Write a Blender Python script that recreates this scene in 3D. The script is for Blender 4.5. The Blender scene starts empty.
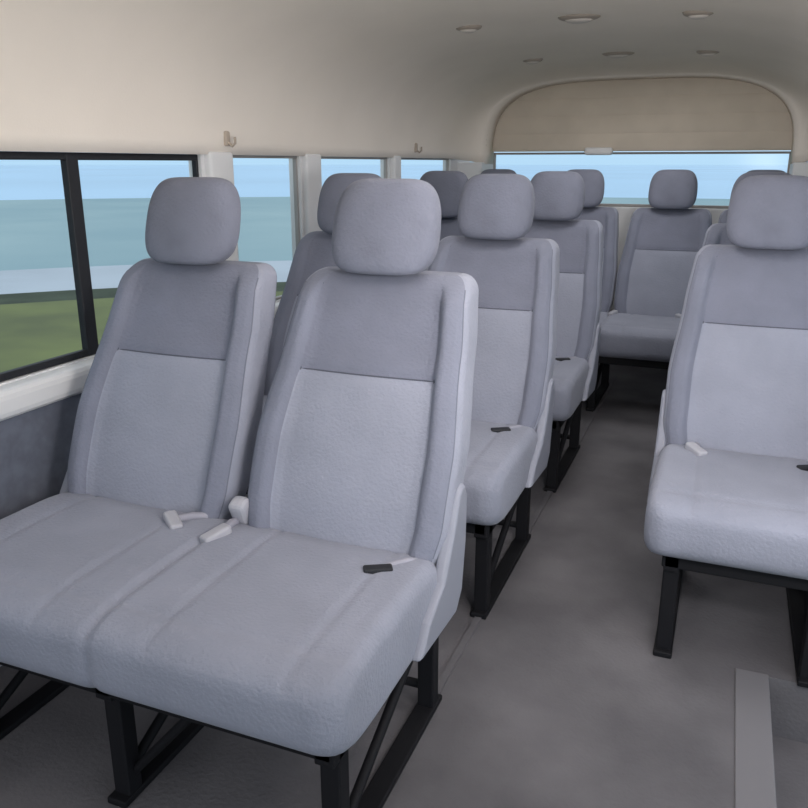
import bpy, math, random
from mathutils import Vector, Matrix
random.seed(3)
sc=bpy.context.scene
try:
    sc.view_settings.view_transform='Standard'
except Exception: pass
COL=sc.collection

# ---------------- materials ----------------
def mat(name,col,rough=.8,metal=0,noise=0,nscale=20,bump=0,bscale=200,spec=.3,sheen=0,col2=None,n2=3):
    m=bpy.data.materials.new(name);m.use_nodes=True
    nt=m.node_tree;b=nt.nodes['Principled BSDF']
    b.inputs['Roughness'].default_value=rough;b.inputs['Metallic'].default_value=metal
    b.inputs['Specular IOR Level'].default_value=spec
    if sheen: b.inputs['Sheen Weight'].default_value=sheen
    tc=nt.nodes.new('ShaderNodeTexCoord')
    c2=col2 or tuple(max(0,c*(1-noise)) for c in col)
    if noise or col2:
        n=nt.nodes.new('ShaderNodeTexNoise');n.inputs['Scale'].default_value=nscale;n.inputs['Detail'].default_value=n2
        r=nt.nodes.new('ShaderNodeValToRGB');r.color_ramp.elements[0].position=.35;r.color_ramp.elements[1].position=.65
        r.color_ramp.elements[0].color=(*c2,1);r.color_ramp.elements[1].color=(*col,1)
        nt.links.new(tc.outputs['Object'],n.inputs['Vector']);nt.links.new(n.outputs['Fac'],r.inputs['Fac']);nt.links.new(r.outputs['Color'],b.inputs['Base Color'])
    else: b.inputs['Base Color'].default_value=(*col,1)
    if bump:
        n=nt.nodes.new('ShaderNodeTexNoise');n.inputs['Scale'].default_value=bscale;n.inputs['Detail'].default_value=2
        bp=nt.nodes.new('ShaderNodeBump');bp.inputs['Strength'].default_value=bump;bp.inputs['Distance'].default_value=.004
        nt.links.new(tc.outputs['Object'],n.inputs['Vector']);nt.links.new(n.outputs['Fac'],bp.inputs['Height']);nt.links.new(bp.outputs['Normal'],b.inputs['Normal'])
    return m
M_fab=mat('seat_fabric_light',(.265,.278,.34),.95,noise=.11,nscale=6,bump=.5,bscale=130,spec=.15,sheen=.08)
M_fabShade=mat('seat_fabric_upper_shade',(.180,.189,.242),.95,noise=.14,nscale=6,bump=.5,bscale=130,spec=.15,sheen=.08)  # same fabric darkened: shade on the upper backrest painted in
M_fabS=mat('seat_fabric_bolster',(.185,.196,.25),.95,noise=.12,nscale=6,bump=.5,bscale=130,spec=.15,sheen=.08)
M_fabH=mat('seat_fabric_headrest',(.170,.179,.228),.95,noise=.14,nscale=8,bump=.5,bscale=130,spec=.15,sheen=.08)
M_fabC=mat('seat_fabric_cushion',(.255,.268,.33),.95,noise=.11,nscale=6,bump=.5,bscale=130,spec=.15,sheen=.08)
M_back=mat('seat_back_vinyl',(.13,.14,.18),.7)
M_seam=mat('seam_thread',(.08,.085,.11),.9)
M_black=mat('black_steel',(.008,.008,.010),.65,spec=.2)
M_plast=mat('grey_plastic',(.24,.25,.30),.5)
M_buck=mat('buckle_plastic',(.36,.36,.40),.4)
M_belt=mat('belt_web',(.28,.28,.33),.8)
M_dark=mat('black_rubber',(.015,.016,.02),.6)
M_cream=mat('headliner_cream',(.75,.69,.63),.9,noise=.04,nscale=3,bump=.1)
M_trim=mat('cream_plastic',(.66,.66,.67),.55)
M_panel=mat('side_panel_fabric',(.13,.142,.18),.9,noise=.2,nscale=30)
M_floor=mat('floor_carpet',(.145,.139,.150),.9,col2=(.098,.094,.103),nscale=3.5,n2=8,bump=.5,bscale=90)
M_step=mat('step_trim',(.17,.166,.18),.7)
M_rear=mat('rear_slat_panel',(.58,.51,.43),.8,noise=.08,nscale=6)
M_arch=mat('arch_trim',(.40,.34,.285),.7)
M_lens=mat('lamp_lens',(.50,.46,.43),.4)
M_lring=mat('lamp_ring',(.30,.26,.225),.5)
M_wfr=mat('window_seal_grey',(.33,.31,.30),.5)
M_grass=mat('grass',(.19,.22,.09),1,col2=(.13,.15,.075),nscale=.8,n2=5)
M_grassd=mat('hedge',(.07,.09,.06),1,noise=.3,nscale=2)
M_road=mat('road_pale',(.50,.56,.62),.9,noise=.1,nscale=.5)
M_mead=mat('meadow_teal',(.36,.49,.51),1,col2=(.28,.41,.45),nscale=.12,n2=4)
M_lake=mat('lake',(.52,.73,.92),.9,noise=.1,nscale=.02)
def glass():
    m=bpy.data.materials.new('tinted_glass');m.use_nodes=True;nt=m.node_tree;nt.nodes.clear()
    o=nt.nodes.new('ShaderNodeOutputMaterial');mx=nt.nodes.new('ShaderNodeMixShader');mx.inputs[0].default_value=.004
    t=nt.nodes.new('ShaderNodeBsdfTransparent');t.inputs[0].default_value=(.95,.98,.99,1)
    g=nt.nodes.new('ShaderNodeBsdfGlossy');g.inputs['Roughness'].default_value=.15
    nt.links.new(t.outputs[0],mx.inputs[1]);nt.links.new(g.outputs[0],mx.inputs[2]);nt.links.new(mx.outputs[0],o.inputs[0]);return m
M_glass=glass()

# ---------------- helpers ----------------
def obj(name,vs,fs,mats,parent=None,loc=(0,0,0),smooth=True,fm=None):
    me=bpy.data.meshes.new(name);me.from_pydata([tuple(v) for v in vs],[],fs);me.update()
    if not isinstance(mats,(list,tuple)): mats=[mats]
    for m in mats: me.materials.append(m)
    for i,p in enumerate(me.polygons):
        p.use_smooth=smooth
        if fm: p.material_index=fm[i]
    o=bpy.data.objects.new(name,me);COL.objects.link(o);o.location=loc
    if parent: o.parent=parent
    return o
def boxes(name,bl,m,parent=None,bev=0,loc=(0,0,0)):
    vs=[];fs=[]
    for (x0,x1,y0,y1,z0,z1) in bl:
        b=len(vs)
        vs+=[(x0,y0,z0),(x1,y0,z0),(x1,y1,z0),(x0,y1,z0),(x0,y0,z1),(x1,y0,z1),(x1,y1,z1),(x0,y1,z1)]
        fs+=[tuple(b+i for i in f) for f in [(0,3,2,1),(4,5,6,7),(0,1,5,4),(1,2,6,5),(2,3,7,6),(3,0,4,7)]]
    o=obj(name,vs,fs,m,parent,loc,smooth=False)
    if bev:
        md=o.modifiers.new('b','BEVEL');md.width=bev;md.segments=3
    return o
def tube(name,pts,r,m,parent=None,loc=(0,0,0),cyc=False):
    c=bpy.data.curves.new(name,'CURVE');c.dimensions='3D';c.bevel_depth=r;c.bevel_resolution=3;c.use_fill_caps=True
    s=c.splines.new('POLY');s.points.add(len(pts)-1);s.use_cyclic_u=cyc
    for i,p in enumerate(pts): s.points[i].co=(*p,1)
    c.materials.append(m);o=bpy.data.objects.new(name,c);COL.objects.link(o);o.location=loc
    if parent:o.parent=parent
    return o
def empty(name,loc):
    e=bpy.data.objects.new(name,None);COL.objects.link(e);e.location=loc;e.empty_display_size=.1;return e
def sp(v,e): return math.copysign(abs(v)**e,v)
def ss(a,b,x):
    t=max(0,min(1,(x-a)/(b-a)));return t*t*(3-2*t)
def lerp(tab,z):
    for (a,va),(b,vb) in zip(tab,tab[1:]):
        if z<=b:
            t=max(0,(z-a)/(b-a));t=t*t*(3-2*t)*.5+t*.5;return va+(vb-va)*t
    return tab[-1][1]
def endr(d,r):
    if d>=r:return 0
    q=(r-d)/r;return 1-math.sqrt(max(0,1-q*q))

# ---------- seat backrest ----------
Z0,Z1=.40,1.018
WT=[(.40,.225),(.52,.250),(.66,.252),(.85,.230),(1.02,.210)]
def yf(z): return .262*max(0,(z-.455))/.555 - .018*math.sin(math.pi*min(1,max(0,(z-.42)/.45)))
def back_pt(a,z):
    w=lerp(WT,z)-.038*endr(Z1-z,.042)-.03*endr(z-Z0,.04)
    t=.058-.034*endr(Z1-z,.035)-.03*endr(z-Z0,.04)
    x=w*sp(math.cos(a),.38);y=t*sp(math.sin(a),.5)
    if math.sin(a)<0:
        q=abs(x)/w
        m=ss(0,.06,Z1-z)
        y+=-.030*ss(.62,.82,q)*(1-ss(.9,1,q)*.3)*m
        y+=-.007*math.cos(q/.7*math.pi/2)*m if q<.7 else 0
        if q<.74: y+=.007*math.exp(-((z-.80)/.009)**2)
        y+=.008*math.exp(-((q-.71)/.022)**2)*m
    return (x,y+.058+yf(z),z)
def make_back(parent,name,x0,dy=0):
    N=132;K=90;vs=[];fs=[];fm=[]
    zs=[Z0+(Z1-Z0)*(.5-.5*math.cos(math.pi*(k/(K-1)))) for k in range(K)]
    for z in zs:
        for i in range(N): vs.append(back_pt(2*math.pi*i/N,z))
    for k in range(K-1):
        for i in range(N):
            j=(i+1)%N
            fs.append((k*N+i,k*N+j,(k+1)*N+j,(k+1)*N+i))
            a=2*math.pi*(i+.5)/N;z=(zs[k]+zs[k+1])/2
            q=abs(sp(math.cos(a),.38))
            if math.sin(a)<-.0:
                fm.append((0 if q>.955 else 2) if q>.71 else (1 if z>.80 else 0))  # pale outer edges paint in door light; upper panel paints in shade
            else: fm.append(3 if math.sin(a)>.3 else 0)
    fs.append(tuple(range(N))[::-1]);fm.append(3);fs.append(tuple((K-1)*N+i for i in range(N)));fm.append(2)
    o=obj(name,vs,fs,[M_fab,M_fabShade,M_fabS,M_back],parent,(x0,dy,0),fm=fm)
    def front(q,z):
        a=-math.acos(max(-1,min(1,sp(q,1/.38))));return back_pt(a,z)
    p=[front(-.7+1.4*i/30,.80) for i in range(31)]
    tube(name+'_seam_h',[(x+x0,y,z) for x,y,z in p],.0020,M_seam,parent)
    for s in(-1,1):
        p=[front(s*.71,.47+.52*i/40) for i in range(41)]
        tube(name+'_seam_v',[(x+x0,y+.001,z) for x,y,z in p],.0018,M_seam,parent)
        p=[front(s*.955,.46+.53*i/40) for i in range(41)]
        tube(name+'_piping',[(x+x0,y+.0015,z) for x,y,z in p],.0018,M_back,parent)
    return o
def make_head(parent,name,x0):
    N=64;K=40;vs=[];fs=[]
    zc,h=1.124,.106
    for k in range(K+1):
        ph=-math.pi/2+math.pi*k/K
        c=max(0.0,math.cos(ph));zz=sp(math.sin(ph),.66)
        s=c**.36
        wz=.129*(1-.035*zz-(.03 if zz<0 else .08)*zz*zz)
        for i in range(N):
            a=2*math.pi*i/N
            x=wz*s*sp(math.cos(a),.55);y=.056*(c**.45)*sp(math.sin(a),.7)
            y+=.018*(x/wz)**2*.6
            vs.append((x-.004,y+.285+.03*zz,zc+h*zz))
    for k in range(K):
        for i in range(N):
            j=(i+1)%N;fs.append((k*N+i,k*N+j,(k+1)*N+j,(k+1)*N+i))
    obj(name,vs,fs,[M_fabH],parent,(x0,0,0))
    for s in(-1,1):
        tube(name+'_post',[(x0+s*.055,.30,.98),(x0+s*.055,.29,1.06)],.006,M_plast,parent)

def make_cushion(parent,name,xa,xb,divs,centers):
    N=96;L=int((xb-xa)/.008);vs=[];fs=[]
    xs=[xa+(xb-xa)*i/L for i in range(L+1)]
    xs=sorted(set([round(v,5) for v in xs]+[round(xa+.001,5),round(xa+.003,5),round(xb-.001,5),round(xb-.003,5)]))
    for x in xs:
        d=min(x-xa,xb-x)
        hy=.264-.055*endr(d,.06);hz=.086-.036*endr(d,.03)
        for i in range(N):
            a=2*math.pi*i/N
            ca,sa=math.cos(a),math.sin(a)
            y=hy*sp(ca,.37);z=hz*sp(sa,.45)
            q=y/hy
            if sa>0:
                z+=.004*math.cos(q*1.4)
                g=0
                for dv in divs: g+=.010*math.exp(-((x-dv)/.010)**2)
                for c in centers:
                    u=abs(x-c)
                    g+=.0045*math.exp(-((u-.14)/.009)**2)
                    if u<.14: g+=.003*math.cos(u/.14*math.pi/2)
                g+=.004*math.exp(-((q+.66)/.035)**2)
                g+=.005*math.exp(-((q-.42)/.035)**2)
                z-=g*ss(0,.3,sa)*(1 if q>-.97 else .5)
            elif ca<0: y+=.02*abs(sa)
            if ca<0:
                for dv in divs: y+=.008*math.exp(-((x-dv)/.012)**2)*(-ca)
            vs.append((x,y-.235,z+.383))
    K=len(xs)
    for k in range(K-1):
        for i in range(N):
            j=(i+1)%N;fs.append((k*N+i,(k+1)*N+i,(k+1)*N+j,k*N+j))
    fs.append(tuple(range(N)));fs.append(tuple((K-1)*N+i for i in range(N))[::-1])
    obj(name,vs,fs,[M_fabC],parent)

def rbox(name,c,s,m,parent,rot=(0,0,0),bev=.008):
    o=boxes(name,[(-s[0]/2,s[0]/2,-s[1]/2,s[1]/2,-s[2]/2,s[2]/2)],m,parent,bev,c);o.rotation_euler=rot;return o

def make_seat(name,loc,xs,half=.245):
    e=empty(name,loc)
    xa=min(xs)-half;xb=max(xs)+half
    divs=[(a+b)/2 for a,b in zip(xs,xs[1:])]
    make_cushion(e,'seat_cushion',xa,xb,divs,xs)
    for i,x in enumerate(xs):
        make_back(e,'backrest_%d'%(i+1),x)
        make_head(e,'headrest_%d'%(i+1),x)
    f=[(xa+.05,xb-.05,-.43,-.39,.265,.315),(xa+.05,xb-.05,.02,.06,.255,.335),(xa+.06,xb-.06,-.40,.04,.288,.312)]  # last box: black pan added to deepen the shade under the cushion
    legs=[xa+.075,xb-.065]
    if len(xs)==2: legs.append(divs[0]-.035)
    if len(xs)>2: legs.append((xa+xb)/2)
    for lx in legs:
        f+=[(lx-.02,lx+.02,-.43,.10,.255,.30),
            (lx-.02,lx+.02,-.41,-.37,.0,.29),(lx-.02,lx+.02,.08,.12,.0,.30),
            (lx-.024,lx+.024,-.43,.14,.0,.016)]
    boxes('seat_frame',f,M_black,e,.004)
    for lx in legs:
        tube('leg_brace',[(lx,-.39,.05),(lx,.10,.27)],.011,M_black,e)
    if len(xs)==2:
        lx=legs[2]
        tube('cross_brace',[(lx,-.38,.04),(lx+.20,-.40,.27)],.010,M_black,e)
        tube('cross_brace',[(legs[1],.10,.06),(legs[0],.10,.06)],.011,M_black,e)
    for s in (-1,1):
        xx=xb+.002 if s>0 else xa-.002
        vs=[];fs=[]
        prof=[(-.17,.315),(-.12,.375),(-.03,.42),(.025,.50),(.065,.585),(.10,.60),(.125,.56),(.12,.45),(.10,.34),(.06,.30)]
        for t in (-.015,.015):
            for (y,z) in prof: vs.append((xx+t,y,z))
        n=len(prof)
        fs=[tuple(range(n))[::-1],tuple(range(n,2*n))]+[(i,(i+1)%n,n+(i+1)%n,n+i) for i in range(n)]
        o=obj('recliner_cover',vs,fs,M_plast,e,smooth=False)
        md=o.modifiers.new('b','BEVEL');md.width=.010;md.segments=3
    bs=divs if divs else [xa+.10]
    for d in bs:
        for k,(dx,an) in enumerate([(-.11,.9),(.02,-.35)] if divs else [(0,.7)]):
            rbox('belt_buckle',(d+dx,-.085-.02*k,.474),(.030,.070,.022),M_buck,e,(.15,0,an),.006)
            tube('belt_stalk',[(d+dx*.5,.0,.46),(d+dx*.8,-.04,.472),(d+dx,-.07,.473)],.010,M_belt,e)
        if divs:
            rbox('buckle_cover',(divs[0]+.02,-.0,.485),(.045,.045,.075),M_buck,e,(.4,0,0),.015)
        rbox('belt_tongue',(xb-.10,-.11,.470),(.06,.025,.014),M_dark,e,(0,0,.5),.004)
    tube('belt_web',[(xb-.03,.02,.44),(xb-.06,-.05,.468),(xb-.10,-.10,.468)],.007,M_belt,e)
    return e

P=.538
XA=-.736
for Y in (1.444,2.394,3.389):
    make_seat('double_passenger_seat',(XA,Y,0),[-P,0])
for Y in (2.394,3.389):
    make_seat('single_passenger_seat',(.124,Y,0),[0])
PR=.508
make_seat('rear_bench_seat',(-.31,4.544,0),[-2*PR,-PR,0,PR*.92])

# ---------------- shell ----------------
XC,HW=-.60,1.05
XL,XR=XC-HW,XC+HW
ZW=1.292;ZC=1.80;YF=-.6
def bodyp(t):
    a=math.pi*t
    return XC-HW*sp(math.cos(a),.62), ZW+(ZC-ZW)*sp(math.sin(a),.80)
def archp(t):
    a=math.pi*t
    return XC-.90*sp(math.cos(a),.55), 1.26+.50*sp(math.sin(a),.60)
NT=72
secs=[]
for y in [YF+(4.75-YF)*i/20 for i in range(21)]: secs.append((y,0))
for i in range(1,13):
    q=i/12*math.pi/2;secs.append((4.75+.37*math.sin(q),1-math.cos(q)))
secs.append((5.30,1.0))
vs=[];fs=[]
for y,b in secs:
    for i in range(NT+1):
        t=i/NT;p=bodyp(t);r=archp(t)
        vs.append((p[0]+(r[0]-p[0])*b,y,p[1]+(r[1]-p[1])*b))
for k in range(len(secs)-1):
    for i in range(NT):
        a=k*(NT+1)+i;fs.append((a,a+1,a+NT+2,a+NT+1))
ce=obj('ceiling',vs,fs,M_cream)
md=ce.modifiers.new('s','SOLIDIFY');md.thickness=.03;md.offset=0
tube('trim_1',[(archp(i/60)[0],5.12,archp(i/60)[1]) for i in range(61)],.012,M_arch)
vs=[];fs=[];R=100;C=40
for k in range(R+1):
    v=k/R;z=1.335+.42*v
    sv=min(1,max(0,(z-1.26)/.50));sa=sv**(1/.6);w=.90*(max(0,1-sa*sa)**.5)**.55+.02
    for i in range(C+1):
        u=-1+2*i/C
        vs.append((XC+u*w,5.28-.007*abs(math.sin(v*math.pi*4))**.6,z))
for k in range(R):
    for i in range(C):
        a=k*(C+1)+i;fs.append((a,a+1,a+C+2,a+C+1))
rp=obj('rear_slat_panel',vs,fs,M_rear);md=rp.modifiers.new('s','SOLIDIFY');md.thickness=.012
boxes('wall_rear',[(XL-.03,XR+.03,5.30,5.36,0,1.0),(XL-.03,-1.49,5.04,5.36,0,1.27),(.29,XR+.03,5.04,5.36,0,1.27),(-1.55,.35,5.31,5.35,1.35,1.80)],M_trim,bev=.01)
w=empty('window_rear',(XC,5.33,1.165))
boxes('glass',[(-.88,.88,-.003,.003,-.155,.155)],M_glass,w)
boxes('frame',[(-.90,.90,-.015,.015,-.165,-.148),(-.90,.90,-.015,.015,.152,.165),(-.90,-.88,-.015,.015,-.165,.165),(.88,.90,-.015,.015,-.165,.165)],M_wfr,w,.004)
rbox('rear_stop_lamp',(-.80,5.24,1.335),(.17,.06,.045),M_trim,None,bev=.015)

# side walls
winL=[(.0,2.31),(2.49,2.98),(3.15,3.92),(4.05,4.90)]
SZ=.735
def side(name,x0,x1,wins,ya,yb):
    bl=[(x0,x1,ya,yb,0,SZ)]
    prev=ya
    for a,b in wins:
        if a>prev: bl.append((x0,x1,prev,a,SZ,ZW+.02))
        prev=b
    if prev<yb: bl.append((x0,x1,prev,yb,SZ,ZW+.02))
    return boxes(name,bl,M_trim)
side('wall_left',XL-.05,XL,winL,YF,5.30)
winR=[(2.10,2.98),(3.15,3.92),(4.05,4.90)]
side('wall_right',XR,XR+.05,winR,2.0,5.30)
boxes('trim_2',[(XL-.005,XL+.03,YF,5.0,.04,.66)],M_panel,bev=.01)
boxes('trim_3',[(XR-.03,XR+.005,2.02,5.0,.04,.66)],M_panel,bev=.01)
boxes('trim_4',[(XL-.04,XL+.055,YF,5.0,.655,.73)],M_trim,bev=.022)
boxes('trim_5',[(XR-.055,XR+.04,2.02,5.0,.655,.73)],M_trim,bev=.022)
for k,(a,b) in enumerate([(2.33,2.47),(3.0,3.13),(3.94,4.03)]):
    boxes('trim_%d'%(6+k),[(XL-.01,XL+.025,a,b,.73,ZW+.01)],M_trim,bev=.012)
n=1
def window(a,b,x,div=None,fr=.020,thick=M_dark):
    global n
    w=empty('window_%d'%n,(x,(a+b)/2,(SZ+ZW)/2));n+=1
    hy=(b-a)/2;hz=(ZW-SZ)/2
    boxes('glass',[(-.003,.003,-hy,hy,-hz,hz)],M_glass,w)
    bl=[(-.010,.010,-hy,hy,hz-fr,hz),(-.010,.010,-hy,hy,-hz,-hz+fr),(-.010,.010,-hy,-hy+fr,-hz,hz),(-.010,.010,hy-fr*.6,hy,-hz,hz)]
    if div: d=div-(a+b)/2;bl.append((-.012,.012,d-.022,d+.022,-hz,hz))
    boxes('frame',bl,thick,w,.004)
window(.0,2.31,XL-.02,1.745)
for a,b in winL[1:]: window(a,b,XL-.02,fr=.010,thick=M_wfr)
for a,b in winR: window(a,b,XR+.02,fr=.010,thick=M_wfr)
for Y in (2.44,4.25):
    e=empty('garment_hook',(XL+.02,Y,1.345))
    rbox('base',(-.005,0,0),(.025,.028,.05),M_arch,e)
    tube('hook',[(0,0,-.01),(.02,0,-.025),(.032,0,-.015),(.032,0,.005)],.005,M_arch,e)

# floor
boxes('floor',[(XL-.03,.18,YF,5.34,-.06,0),(.18,XR+.03,1.98,5.34,-.20,0),(.18,XR+.05,YF,1.98,-.24,-.17),(.15,.18,YF,1.98,-.24,-.03)],M_floor)
boxes('trim_10',[(.135,.215,YF,1.985,-.03,.004)],M_step,bev=.003)
boxes('floor_rail',[(-.565,-.545,.3,4.9,0,.006)],M_floor)

# ceiling lamps
for Y in (3.25,4.35):
    for x in (-1.03,-.60,-.18):
        t=min(range(200),key=lambda i:abs(bodyp(i/200)[0]-x));z=bodyp(t/200)[1]-.016
        e=empty('ceiling_lamp',(x,Y,z))
        r=.08 if x==-.6 else .055
        def disc(nm,rx,ry,h,z0,m):
            vs=[];fs=[];N=40;K=8
            for k in range(K+1):
                ph=math.pi/2*k/K
                for i in range(N):
                    a=2*math.pi*i/N;vs.append((rx*math.cos(ph)**.6*math.cos(a) if k<K else 0,ry*math.cos(ph)**.6*math.sin(a) if k<K else 0,z0-h*math.sin(ph)))
            for k in range(K):
                for i in range(N):
                    j=(i+1)%N;fs.append((k*N+i,k*N+j,(k+1)*N+j,(k+1)*N+i))
            obj(nm,vs,fs,m,e)
        disc('bezel',r,r*.8,.016,.004,M_lring);disc('lens',r*.7,r*.52,.020,0,M_lens)

# outside: concentric landscape bands around the parking spot
G=-.6
def ring(name,r0,r1,m,z=G):
    N=96;vs=[];fs=[]
    for r in (r0,r1):
        for i in range(N):
            a=2*math.pi*i/N;vs.append((r*math.cos(a),r*math.sin(a),z))
    if r0==0:
        fs=[tuple(range(N,2*N))]
    else: fs=[(i,i+N,(i+1)%N+N,(i+1)%N) for i in range(N)]
    obj(name,vs,fs,m,smooth=False)
ring('ground',0,12.2,M_grass)
ring('hedge',12.2,13.2,M_grassd)
ring('road',13.2,16.2,M_road)
ring('meadow',16.2,48,M_mead)
ring('lake',48,900,M_lake)

# world
wd=bpy.data.worlds.new('sky');sc.world=wd;wd.use_nodes=True;nt=wd.node_tree
bg=nt.nodes['Background'];tc=nt.nodes.new('ShaderNodeTexCoord');sx=nt.nodes.new('ShaderNodeSeparateXYZ');r=nt.nodes.new('ShaderNodeValToRGB')
nt.links.new(tc.outputs['Generated'],sx.inputs[0]);nt.links.new(sx.outputs['Z'],r.inputs[0]);nt.links.new(r.outputs[0],bg.inputs[0])
r.color_ramp.elements[0].position=0;r.color_ramp.elements[0].color=(.50,.72,.92,1)
r.color_ramp.elements[1].position=.5;r.color_ramp.elements[1].color=(.88,.93,1,1)
bg.inputs[1].default_value=1.05
def area(nm,loc,rot,sx_,sy_,en,col=(1,1,1)):
    l=bpy.data.lights.new(nm,'AREA');l.shape='RECTANGLE';l.size=sx_;l.size_y=sy_;l.energy=en;l.color=col
    o=bpy.data.objects.new(nm,l);COL.objects.link(o);o.location=loc;o.rotation_euler=rot;return o
area('windshield_light',(-.6,-.9,1.25),(math.radians(75),0,0),1.9,1.0,11,(1,.98,.97))
area('door_light',(1.0,.9,1.2),(0,math.radians(75),0),1.2,1.6,7)
# flash bounced off the headliner
area('bounce_flash',(.25,.75,1.2),(math.radians(118),0,math.radians(12)),.3,.3,26,(1,.97,.965))
for y in (2.1,3.25,4.35):  # downward fill added below the ceiling; the lamp fittings themselves are unlit
    l=bpy.data.lights.new('ceiling_fill','AREA');l.shape='DISK';l.size=.5;l.energy=5;l.color=(1,.98,.97)
    o=bpy.data.objects.new('ceiling_fill',l);COL.objects.link(o);o.location=(XC+.1,y,1.73)
# camera
cam=bpy.data.cameras.new('cam');co=bpy.data.objects.new('camera',cam);COL.objects.link(co)
cam.sensor_width=36;cam.lens=796.8/808*36;cam.shift_y=-5.4/808;cam.clip_start=.02;cam.clip_end=2000
co.location=(0,0,1.264);co.rotation_euler=(math.radians(90-16.46),0,math.radians(21.81))
sc.camera=co
